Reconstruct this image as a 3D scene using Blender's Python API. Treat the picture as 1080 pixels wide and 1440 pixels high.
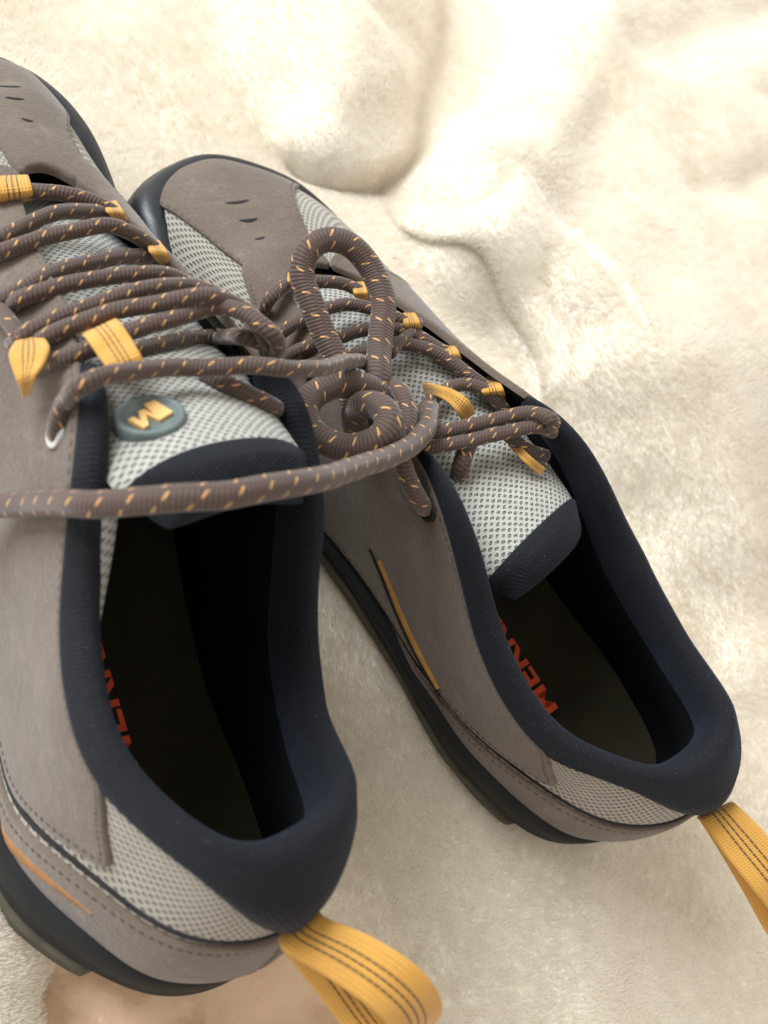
import bpy, bmesh, math, random
import numpy as np
from mathutils import Vector, Matrix
from mathutils.geometry import delaunay_2d_cdt
random.seed(7); rng = np.random.default_rng(11)
for o in list(bpy.data.objects): bpy.data.objects.remove(o)
scene = bpy.context.scene
COL = scene.collection

# ---------------------------------------------------------------- camera, light, exposure
CAM_F = 1500.00
CAM_M = [[0.788389, 0.281057, -0.547219, -0.174191], [-0.441613, 0.877847, -0.185371, 0.048676], [0.428275, 0.387804, 0.816204, 0.358230], [0.000000, 0.000000, 0.000000, 1.000000]]
cam_d = bpy.data.cameras.new('camera'); cam = bpy.data.objects.new('camera', cam_d); COL.objects.link(cam)
cam_d.sensor_fit = 'VERTICAL'; cam_d.sensor_height = 24.0; cam_d.lens = CAM_F / 1440 * 24.0
cam_d.clip_start = 0.01; cam_d.clip_end = 50
cam.matrix_world = Matrix(CAM_M)
cam_d.dof.use_dof = True; cam_d.dof.focus_distance = 0.36; cam_d.dof.aperture_fstop = 8.0
scene.camera = cam

world = bpy.data.worlds.new('World'); scene.world = world; world.use_nodes = True
bg = world.node_tree.nodes['Background']
bg.inputs['Color'].default_value = (1.0, 0.955, 0.885, 1); bg.inputs['Strength'].default_value = 0.80

def area_light(name, loc, target, size, size_y, power, color):
    l = bpy.data.lights.new(name, 'AREA'); l.shape = 'RECTANGLE'; l.size = size; l.size_y = size_y
    l.energy = power; l.color = color
    o = bpy.data.objects.new(name, l); COL.objects.link(o); o.location = loc
    o.rotation_euler = (Vector(target) - Vector(loc)).to_track_quat('-Z', 'Y').to_euler()
    return o
area_light('window_light', (-.75, 1.55, 1.30), (0.1, .15, 0), 1.2, 1.0, 70, (0.87, 0.945, 1.0))
scene.view_settings.view_transform = 'Standard'; scene.view_settings.look = 'None'
scene.view_settings.exposure = 0.0; scene.view_settings.gamma = 1.0; scene.view_settings.use_curve_mapping = False

# ---------------------------------------------------------------- materials
def lin(h):
    h = h.lstrip('#'); c = [int(h[i:i+2], 16) / 255 for i in (0, 2, 4)]
    return tuple(((x / 12.92) if x <= .04045 else ((x + .055) / 1.055) ** 2.4) for x in c) + (1,)
class NT:
    def __init__(s, name):
        s.m = bpy.data.materials.new(name); s.m.use_nodes = True; s.t = s.m.node_tree
        s.b = s.t.nodes['Principled BSDF']; s.out = s.t.nodes['Material Output']
    def n(s, typ, **kw):
        nd = s.t.nodes.new(typ)
        for k, v in kw.items():
            if k in nd.inputs.keys(): nd.inputs[k].default_value = v
            else: setattr(nd, k, v)
        return nd
    def l(s, a, b): s.t.links.new(a, b)
    def math(s, op, a, b=None, c=None):
        nd = s.n('ShaderNodeMath', operation=op)
        for i, x in enumerate((a, b, c)):
            if x is None: continue
            if isinstance(x, (int, float)): nd.inputs[i].default_value = x
            else: s.l(x, nd.inputs[i])
        return nd.outputs[0]
    def mix(s, fac, a, b):
        nd = s.n('ShaderNodeMix', data_type='RGBA')
        if isinstance(fac, (int, float)): nd.inputs[0].default_value = fac
        else: s.l(fac, nd.inputs[0])
        for i, x in ((6, a), (7, b)):
            if isinstance(x, tuple): nd.inputs[i].default_value = x
            else: s.l(x, nd.inputs[i])
        return nd.outputs[2]
    def noise(s, scale, detail=3, rough=.55, vec=None):
        nd = s.n('ShaderNodeTexNoise'); nd.inputs['Scale'].default_value = scale
        nd.inputs['Detail'].default_value = detail; nd.inputs['Roughness'].default_value = rough
        if vec is None:
            tc = s.n('ShaderNodeTexCoord'); vec = tc.outputs['Object']
        s.l(vec, nd.inputs['Vector']); return nd.outputs['Fac']
    def ramp(s, fac, stops):
        nd = s.n('ShaderNodeValToRGB'); cr = nd.color_ramp
        while len(cr.elements) < len(stops): cr.elements.new(.5)
        for e, (p, c) in zip(cr.elements, stops):
            e.position = p; e.color = c if isinstance(c, tuple) else (c, c, c, 1)
        s.l(fac, nd.inputs[0]); return nd.outputs[0]
    def uv(s):
        nd = s.n('ShaderNodeUVMap'); sp = s.n('ShaderNodeSeparateXYZ'); s.l(nd.outputs[0], sp.inputs[0])
        return nd.outputs[0], sp.outputs[0], sp.outputs[1]
    def bump(s, h, strength=.3, dist=.001, normal=None):
        nd = s.n('ShaderNodeBump'); nd.inputs['Strength'].default_value = strength; nd.inputs['Distance'].default_value = dist
        s.l(h, nd.inputs['Height'])
        if normal is not None: s.l(normal, nd.inputs['Normal'])
        return nd.outputs[0]
    def set(s, **kw):
        for k, v in kw.items():
            k = k.replace('_', ' ')
            inp = s.b.inputs[k]
            if isinstance(v, (int, float, tuple)): inp.default_value = v
            else: s.l(v, inp)
        return s.m

def mat_suede():
    s = NT('nubuck')
    big = s.noise(28, 4); fine = s.noise(900, 3, .7)
    c = s.mix(s.ramp(big, [(.3, 0.0), (.72, 1.0)]), lin('#53463c'), lin('#685a4e'))
    c = s.mix(s.math('MULTIPLY', s.ramp(fine, [(.35, 0.), (.7, 1.)]), .35), c, lin('#80736a'))
    sc = s.ramp(s.noise(75, 6, .75), [(.56, 0.), (.72, 1.)]); c = s.mix(s.math('MULTIPLY', sc, .32), c, lin('#978878'))
    dk = s.ramp(s.noise(33, 5, .7), [(.55, 0.), (.75, 1.)]); c = s.mix(s.math('MULTIPLY', dk, .35), c, lin('#463c35'))
    bn = s.bump(fine, .45, .0007); bn = s.bump(s.noise(60, 5, .65), .35, .0025, bn)
    return s.set(Base_Color=c, Roughness=.88, Specular_IOR_Level=.25, Sheen_Weight=.25, Sheen_Roughness=.5, Normal=bn)
def mat_mesh(name, base, hole, pitch=.0034, ratio=.58, streak=.5):
    s = NT(name); vec, u, v = s.uv()
    row = s.math('FLOOR', s.math('DIVIDE', v, pitch * ratio))
    fu = s.math('SUBTRACT', s.math('FRACT', s.math('ADD', s.math('DIVIDE', u, pitch), s.math('MULTIPLY', row, .5))), .5)
    fv = s.math('SUBTRACT', s.math('FRACT', s.math('DIVIDE', v, pitch * ratio)), .5)
    d = s.math('SQRT', s.math('ADD', s.math('POWER', s.math('MULTIPLY', fu, 1.25), 2.), s.math('POWER', s.math('MULTIPLY', fv, .85), 2.)))
    h = s.ramp(d, [(.17, 0.), (.34, 1.)])
    wv = s.math('SINE', s.math('MULTIPLY', v, 2 * math.pi / .0008))
    wu = s.math('SINE', s.math('MULTIPLY', u, 2 * math.pi / .0011))
    yarn = s.math('MULTIPLY_ADD', s.math('MULTIPLY', wv, wu), .5, .5)
    nz = s.noise(120, 3)
    c = s.mix(s.math('MULTIPLY', yarn, streak), base, tuple(min(1, x * 1.45) for x in base[:3]) + (1,))
    c = s.mix(s.math('MULTIPLY', s.ramp(nz, [(.35, 0.), (.7, 1.)]), .3), c, tuple(x * .72 for x in base[:3]) + (1,))
    c = s.mix(h, hole, c)
    bn = s.bump(h, .9, .0012); bn = s.bump(yarn, .5, .0005, bn)
    return s.set(Base_Color=c, Roughness=.72, Specular_IOR_Level=.35, Sheen_Weight=.2, Normal=bn)
def mat_lining():
    s = NT('padded_lining'); vec, u, v = s.uv()
    a = s.math('SINE', s.math('MULTIPLY', s.math('ADD', u, s.math('MULTIPLY', v, .6)), 2 * math.pi / .0016))
    b = s.math('SINE', s.math('MULTIPLY', s.math('SUBTRACT', v, s.math('MULTIPLY', u, .3)), 2 * math.pi / .0013))
    k = s.math('MULTIPLY_ADD', s.math('MULTIPLY', a, b), .5, .5)
    nz = s.noise(70, 3)
    c = s.mix(k, lin('#090b0e'), lin('#10141c'))
    c = s.mix(s.math('MULTIPLY', nz, .5), c, lin('#0e1013'))
    lint = s.ramp(s.noise(1900, 1, .3), [(.70, 0.), (.76, 1.)]); c = s.mix(s.math('MULTIPLY', lint, .35), c, lin('#5a5f6b'))
    wr = s.noise(38, 4, .6)
    bn = s.bump(k, .5, .0006, s.bump(wr, .45, .004))
    return s.set(Base_Color=c, Roughness=.8, Specular_IOR_Level=.3, Sheen_Weight=.07, Sheen_Roughness=.4, Sheen_Tint=(.5, .65, 1, 1), Normal=bn)
def mat_plain(name, col, rough=.6, spec=.4, nscale=80, var=.25, bumpd=.0008, bs=.3, fine=None, sheen=0.):
    s = NT(name); nz = s.noise(nscale, 4)
    d = tuple(x * (1 - var) for x in col[:3]) + (1,); e = tuple(min(1, x * (1 + var)) for x in col[:3]) + (1,)
    c = s.mix(s.ramp(nz, [(.3, 0.), (.7, 1.)]), d, e)
    bn = s.bump(s.noise(fine or nscale * 8, 3), bs, bumpd)
    return s.set(Base_Color=c, Roughness=rough, Specular_IOR_Level=spec, Sheen_Weight=sheen, Normal=bn)
def mat_webbing():
    # u along the strap, v across 0..1
    s = NT('yellow_webbing'); vec, u, v = s.uv()
    rib = s.math('MULTIPLY_ADD', s.math('SINE', s.math('MULTIPLY', u, 2 * math.pi / .0009)), .5, .5)
    wv = s.math('MULTIPLY_ADD', s.math('SINE', s.math('MULTIPLY', v, 2 * math.pi * 11)), .5, .5)
    st = None
    for p in (.36, .50, .64):
        d = s.ramp(s.math('ABSOLUTE', s.math('SUBTRACT', v, p)), [(.014, 1.), (.030, 0.)])
        st = d if st is None else s.math('MAXIMUM', st, d)
    tick = s.ramp(s.math('FRACT', s.math('DIVIDE', u, .0021)), [(.12, .55), (.3, 1.)])
    c = s.mix(s.math('MULTIPLY', rib, .35), lin('#cb953f'), lin('#dfb05e'))
    c = s.mix(s.math('MULTIPLY', s.ramp(s.noise(55, 5, .7), [(.4, 0.), (.7, 1.)]), .5), c, lin('#b9822f'))
    c = s.mix(s.math('MULTIPLY', st, s.math('MULTIPLY', tick, .9)), c, lin('#4a3523'))
    bn = s.bump(s.math('MULTIPLY', rib, wv), .5, .0005)
    return s.set(Base_Color=c, Roughness=.62, Specular_IOR_Level=.35, Sheen_Weight=.2, Normal=bn)
def mat_lace():
    # u metres along, v 0..1 around
    s = NT('brown_cord'); vec, u, v = s.uv()
    rib = s.math('MULTIPLY_ADD', s.math('SINE', s.math('MULTIPLY', s.math('ADD', u, s.math('MULTIPLY', v, .0032)), 2 * math.pi / .0012)), .5, .5)
    vr = s.math('MULTIPLY_ADD', s.math('SINE', s.math('MULTIPLY', v, 2 * math.pi * 9)), .5, .5)
    braid = s.math('MULTIPLY', rib, s.math('MULTIPLY_ADD', vr, .4, .6))
    # orange flecks: four rows round the cord, each a run of short ticks, staggered
    nv = s.math('MULTIPLY', v, 6.0); row = s.math('FLOOR', nv)
    fv = s.math('ABSOLUTE', s.math('SUBTRACT', s.math('FRACT', nv), .5))
    ph = s.math('MULTIPLY', s.math('FRACT', s.math('MULTIPLY', row, .4)), 1.0)
    fu = s.math('FRACT', s.math('ADD', s.math('ADD', s.math('DIVIDE', u, .0078), ph), s.math('MULTIPLY', s.math('FRACT', nv), .30)))
    tick = s.math('MULTIPLY', s.ramp(s.math('ABSOLUTE', s.math('SUBTRACT', fu, .5)), [(.03, 1.), (.055, 0.)]), s.ramp(fv, [(.22, 1.), (.34, 0.)]))
    c = s.mix(braid, lin('#42322b'), lin('#5f4b42'))
    c = s.mix(s.math('MULTIPLY', s.noise(90, 2), .35), c, lin('#4b3830'))
    c = s.mix(s.math('MULTIPLY', tick, .82), c, lin('#dca664'))
    bn = s.bump(braid, .45, .0005)
    return s.set(Base_Color=c, Roughness=.7, Specular_IOR_Level=.35, Sheen_Weight=.25, Normal=bn)
M = {}
M['suede'] = mat_suede()
M['mesh'] = mat_mesh('open_mesh', lin('#a49d91'), lin('#6b665d'))
M['tongue_mesh'] = mat_mesh('tongue_mesh', lin('#a9a69e'), lin('#7c7972'), .0025, .55, .7)
M['lining'] = mat_lining()
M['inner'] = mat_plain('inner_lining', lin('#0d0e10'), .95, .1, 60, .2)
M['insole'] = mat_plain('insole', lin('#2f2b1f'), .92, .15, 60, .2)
M['midsole'] = mat_plain('midsole_foam', lin('#141516'), .85, .4, 90, .2)
M['outsole'] = mat_plain('outsole_rubber', lin('#4a4538'), .8, .35, 60, .25)
M['bumper'] = mat_plain('bumper_rubber', lin('#1d1f24'), .38, .5, 120, .2, .0004, .2)
M['web'] = mat_webbing(); M['lace'] = mat_lace()
M['red'] = mat_plain('red_print', lin('#d9542f'), .7, .3, 200, .15)
M['gold'] = mat_plain('gold_strip', lin('#a87a38'), .55, .4, 200, .2)
M['orange'] = mat_plain('orange_strip', lin('#9a6c44'), .75, .4, 200, .2)
M['seam'] = mat_plain('dark_seam', lin('#2d2a2c'), .85, .2, 200, .2)
M['badge'] = mat_plain('grey_rubber', lin('#66716f'), .55, .45, 150, .15)
M['letter'] = mat_plain('badge_letter', lin('#e6b873'), .5, .4, 200, .1)
M['metal'] = NT('eyelet_metal').set(Base_Color=(.6, .6, .62, 1), Metallic=1., Roughness=.3)
M['thread'] = mat_plain('stitch_thread', lin('#5d5049'), .8, .3, 300, .2)

# ---------------------------------------------------------------- mesh helpers
def make_obj(name, verts, faces, mat, parent=None, uvs=None, smooth=True):
    me = bpy.data.meshes.new(name)
    me.from_pydata([tuple(map(float, v)) for v in verts], [], [tuple(map(int, f)) for f in faces])
    if uvs is not None:
        ul = me.uv_layers.new(name='UVMap')
        li = np.empty(len(me.loops), dtype=np.int32); me.loops.foreach_get('vertex_index', li)
        if isinstance(uvs, tuple):     # per-corner
            arr = uvs[0]
        else:
            arr = np.asarray(uvs, dtype=np.float32)[li]
        ul.data.foreach_set('uv', np.asarray(arr, dtype=np.float32).ravel())
    if smooth: me.polygons.foreach_set('use_smooth', [True] * len(me.polygons))
    me.materials.append(mat); me.update()
    o = bpy.data.objects.new(name, me); COL.objects.link(o)
    if parent is not None: o.parent = parent
    return o
def cr(P, t, periodic=False):
    """Catmull-Rom through P (n,d) at params t in index units"""
    P = np.asarray(P, float); n = len(P); t = np.asarray(t, float)
    if periodic:
        i = np.floor(t).astype(int); f = t - i
        a, b, c, d = (P[(i - 1) % n], P[i % n], P[(i + 1) % n], P[(i + 2) % n])
    else:
        Q = np.vstack([2 * P[0] - P[1], P, 2 * P[-1] - P[-2]])
        i = np.clip(np.floor(t).astype(int), 0, n - 2); f = t - i
        a, b, c, d = Q[i], Q[i + 1], Q[i + 2], Q[i + 3]
    f = f.reshape(f.shape + (1,) * (P.ndim - 1))
    return .5 * (2 * b + (c - a) * f + (2 * a - 5 * b + 4 * c - d) * f ** 2 + (3 * b - a - 3 * c + d) * f ** 3)
def resample(P, n, closed=False):
    P = np.asarray(P, float)
    if closed: P = np.vstack([P, P[:1]])
    s = np.r_[0, np.cumsum(np.linalg.norm(np.diff(P, axis=0), axis=1))]
    q = np.linspace(0, s[-1], n + 1 if closed else n)
    if closed: q = q[:-1]
    return np.stack([np.interp(q, s, P[:, k]) for k in range(P.shape[1])], 1)
def spline(P, step, closed=False):
    P = np.asarray(P, float); n = len(P)
    t = np.linspace(0, n if closed else n - 1, (n if closed else n - 1) * 16 + 1)
    if closed: t = t[:-1]
    Q = cr(P, t, closed)
    L = np.linalg.norm(np.diff(np.vstack([Q, Q[:1]]) if closed else Q, axis=0), axis=1).sum()
    return resample(Q, max(4, int(L / step)), closed)
def frames(C):
    T = np.gradient(C, axis=0); T /= np.linalg.norm(T, axis=1)[:, None] + 1e-12
    N = np.zeros_like(C); a = np.array([0, 0, 1.]) if abs(T[0, 2]) < .9 else np.array([1., 0, 0])
    n = a - T[0] * (a @ T[0]); n /= np.linalg.norm(n); N[0] = n
    for i in range(1, len(C)):
        n = N[i - 1] - T[i] * (N[i - 1] @ T[i]); N[i] = n / (np.linalg.norm(n) + 1e-12)
    return T, N, np.cross(T, N)
def tube(C, r, k=12, flat=1.0, caps=True):
    """tube round a polyline; returns verts, faces, per-corner uv (metres, 0..1)"""
    C = np.asarray(C, float); n = len(C); T, N, B = frames(C)
    s = np.r_[0, np.cumsum(np.linalg.norm(np.diff(C, axis=0), axis=1))]
    rr = np.broadcast_to(r, (n,))
    a = np.arange(k) / k * 2 * np.pi
    V = C[:, None] + rr[:, None, None] * (np.cos(a)[None, :, None] * N[:, None] + flat * np.sin(a)[None, :, None] * B[:, None])
    V = V.reshape(-1, 3); F = []; U = []
    for i in range(n - 1):
        for j in range(k):
            F.append((i * k + j, i * k + (j + 1) % k, (i + 1) * k + (j + 1) % k, (i + 1) * k + j))
            U += [(s[i], j / k), (s[i], (j + 1) / k), (s[i + 1], (j + 1) / k), (s[i + 1], j / k)]
    if caps:
        F.append(tuple(range(k))[::-1]); U += [(0, .1)] * k
        F.append(tuple((n - 1) * k + j for j in range(k))); U += [(s[-1], .1)] * k
    return V, F, (np.array(U),)
def grid_faces(nu, nv, wrap=False):
    F = []
    for i in range(nu if wrap else nu - 1):
        for j in range(nv - 1):
            a = i * nv + j; b = ((i + 1) % nu) * nv + j
            F.append((a, b, b + 1, a + 1))
    return F

# ---------------------------------------------------------------- the shoe's last: rings of control points (right shoe, +x lateral)
# order: heel, lateral 1..7, toe, medial 7..1
RING = np.array([
 [(0,0.004,0.0235),(0.0278,0.014,0.0235),(0.0381,0.05,0.0215),(0.0381,0.095,0.0175),(0.0433,0.14,0.0165),(0.0515,0.19,0.0165),(0.0505,0.24,0.0185),(0.0319,0.281,0.0195),(-0.0041,0.298,0.0215),(-0.0371,0.281,0.0195),(-0.0484,0.24,0.0185),(-0.0464,0.19,0.0165),(-0.0361,0.14,0.0175),(-0.033,0.095,0.0185),(-0.0361,0.05,0.0215),(-0.0278,0.014,0.0235)],
 [(0,-0.001,0.046),(0.028,0.01,0.046),(0.039,0.05,0.044),(0.038,0.095,0.041),(0.042,0.14,0.04),(0.049,0.19,0.039),(0.047,0.24,0.038),(0.029,0.279,0.037),(-0.004,0.294,0.037),(-0.034,0.279,0.037),(-0.045,0.24,0.038),(-0.044,0.19,0.039),(-0.036,0.14,0.042),(-0.034,0.095,0.043),(-0.036,0.05,0.044),(-0.027,0.01,0.046)],
 [(0,0.001,0.07),(0.026,0.011,0.07),(0.038,0.049,0.067),(0.038,0.092,0.066),(0.041,0.134,0.068),(0.042,0.18,0.065),(0.037,0.228,0.06),(0.022,0.264,0.057),(-0.003,0.276,0.056),(-0.026,0.264,0.057),(-0.036,0.228,0.06),(-0.038,0.18,0.066),(-0.037,0.134,0.07),(-0.036,0.092,0.068),(-0.036,0.049,0.068),(-0.026,0.011,0.07)],
 [(0,0.004,0.088),(0.024,0.013,0.086),(0.037,0.047,0.078),(0.038,0.088,0.079),(0.039,0.127,0.089),(0.033,0.17,0.085),(0.027,0.214,0.073),(0.017,0.246,0.066),(-0.001,0.256,0.064),(-0.018,0.246,0.066),(-0.027,0.214,0.073),(-0.032,0.17,0.086),(-0.037,0.127,0.09),(-0.037,0.088,0.08),(-0.036,0.047,0.078),(-0.024,0.013,0.086)],
 [(0,0.007,0.101),(0.022,0.015,0.098),(0.035,0.045,0.087),(0.037,0.085,0.089),(0.036,0.121,0.108),(0.026,0.16,0.099),(0.02,0.202,0.082),(0.012,0.23,0.071),(0,0.238,0.069),(-0.012,0.23,0.071),(-0.02,0.202,0.082),(-0.026,0.16,0.099),(-0.034,0.121,0.108),(-0.036,0.085,0.089),(-0.034,0.045,0.087),(-0.022,0.015,0.098)],
])
NR = len(RING)
def S(u, v):
    """point on the upper: u round the shoe (0..16), v from feather line (0) to top edge (4)"""
    u = np.asarray(u, float); v = np.asarray(v, float)
    rows = np.stack([cr(RING[k], u, True) for k in range(NR)], 0)      # NR,n,3
    Q = np.concatenate([2 * rows[:1] - rows[1:2], rows, 2 * rows[-1:] - rows[-2:-1]], 0)
    i = np.clip(np.floor(v).astype(int), 0, NR - 2); f = (v - i)[:, None]; j = np.arange(len(u))
    a, b, c, d = Q[i, j], Q[i + 1, j], Q[i + 2, j], Q[i + 3, j]
    return .5 * (2 * b + (c - a) * f + (2 * a - 5 * b + 4 * c - d) * f ** 2 + (3 * b - a - 3 * c + d) * f ** 3)
def SN(u, v, e=1e-3):
    du = S(u + e, v) - S(u - e, v); dv = S(u, v + e) - S(u, v - e)
    n = np.cross(du, dv); return n / (np.linalg.norm(n, axis=1)[:, None] + 1e-12)
KU, KV = .044, .020       # rough metres per unit of u and v
def SO(uv, h):
    uv = np.asarray(uv, float); return S(uv[:, 0], uv[:, 1]) + SN(uv[:, 0], uv[:, 1]) * np.reshape(h, (-1, 1))

# per-shoe shape differences (metres, shoe frame): list of (point, shift), spread by a smooth kernel
WARP = {'R': None, 'L': None}
WARP['R'] = (np.array([(-0.00000,0.00028,0.08455),(0.00000,0.02100,0.10300),(-0.03355,0.03868,0.08386),(-0.03668,0.07846,0.08312),(-0.03669,0.10331,0.09149),(-0.02822,0.02489,0.09248),(-0.02142,0.01377,0.09656),(-0.03517,0.13530,0.09573),(-0.03245,0.13061,0.10755),(0.03570,0.12288,0.10819),(0.04000,0.08500,0.09300),(0.03800,0.04500,0.09100),(0.02500,0.01500,0.10200),(-0.00334,0.28097,0.05194),(-0.00189,0.26498,0.06122),(-0.00384,0.29287,0.04364),(-0.04484,0.27226,0.02860),(-0.02259,0.25390,0.06260),(0.03097,0.25504,0.05446),(0.00000,0.23800,0.06900),(-0.03330,0.09283,0.02592),(-0.03588,0.06299,0.02748),(-0.03493,0.03734,0.03000),(-0.03841,0.02477,0.00300),(-0.04159,0.04967,0.00300),(-0.03850,0.09501,0.00300),(-0.01294,0.00141,0.01200),(-0.01117,0.00222,0.07010)]),
 np.array([(-0.02931,0.11151,-0.00130),(0.08382,0.12523,0.06116),(0.05090,0.02883,0.03103),(0.01993,0.14591,0.02956),(-0.03639,0.01405,-0.01770),(0.02754,-0.12085,-0.00086),(-0.02929,-0.15315,-0.03552),(-0.05152,0.28226,0.00887),(-0.05055,-0.28957,-0.06458),(0.09600,-0.14610,0.03260),(-0.10832,0.18093,-0.03470),(0.05195,-0.11768,0.01265),(-0.04966,-0.13510,-0.04412),(0.05742,0.22452,0.05985),(0.11006,0.28518,0.09593),(-0.15701,-0.10357,-0.09762),(-0.05089,-0.24568,-0.05908),(0.09254,-0.09007,0.03799),(0.00178,-0.20093,-0.02504),(-0.04363,0.12177,-0.00766),(0.11334,-0.03006,0.05691),(0.03452,-0.00564,0.01779),(0.01961,-0.05940,0.00284),(0.01520,-0.10110,-0.00493),(-0.02922,0.04675,-0.00963),(-0.03762,0.07264,-0.01079),(-0.00698,0.04307,0.00183),(-0.09422,0.11626,-0.03550)]),
 np.array([(0.01309,0.00028,0.00706),(-0.05239,-0.08537,-0.03914),(0.00088,0.03874,0.00548),(-0.12135,0.06148,-0.05714)]))
WARP['L'] = (np.array([(0.00000,0.00028,0.08455),(-0.00000,0.02100,0.10300),(-0.03435,0.03868,0.08395),(-0.03757,0.07846,0.08269),(-0.03812,0.10331,0.09096),(-0.03684,0.13530,0.09500),(-0.03459,0.12870,0.10774),(0.03373,0.12288,0.10819),(0.03653,0.10482,0.10341),(0.03700,0.08500,0.09200),(0.03700,0.04500,0.09100),(0.02500,0.01500,0.10200),(0.00334,0.28097,0.05194),(0.03666,0.27450,0.04544),(0.02148,0.29174,0.04101),(0.00400,0.29737,0.03915),(0.02259,0.25390,0.06260),(0.02021,0.20236,0.08173),(0.01496,0.22396,0.07327),(-0.03890,0.06523,0.02695),(-0.03767,0.04373,0.02976),(-0.03395,0.02514,0.03076),(-0.03204,0.01049,0.00300),(-0.03832,0.02257,0.00300),(-0.04302,0.04518,0.00300),(-0.01107,0.00222,0.07014)]),
 np.array([(0.05336,0.08561,0.07515),(0.07269,0.08004,0.08875),(0.06079,-0.17243,-0.01499),(0.01287,-0.04623,-0.00680),(0.00770,0.08257,0.03701),(-0.01061,0.07652,0.01992),(-0.06813,-0.14163,-0.10801),(0.00709,-0.23272,-0.08098),(-0.08114,0.24156,0.02427),(-0.00245,0.17900,0.06472),(0.09034,-0.07912,0.04373),(-0.02746,-0.18408,-0.09086),(0.06082,0.27030,0.15004),(0.02454,-0.00335,0.01865),(0.00850,-0.18923,-0.06364),(-0.12795,-0.11592,-0.14691),(0.12973,-0.08194,0.07461),(-0.04418,0.04821,-0.01784),(-0.06074,0.08836,-0.01630),(0.12103,0.09393,0.13311),(0.01332,0.04378,0.02712),(-0.00882,-0.02967,-0.01820),(-0.14284,-0.11531,-0.15875),(-0.02614,0.01661,-0.01500),(0.09340,0.03681,0.08942),(-0.15573,0.04834,-0.10821)]),
 np.array([(0.00601,-0.00722,0.00218),(-0.07161,0.04559,-0.04105),(0.00080,0.07503,0.02861),(-0.00992,0.15022,0.04795)]))

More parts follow.
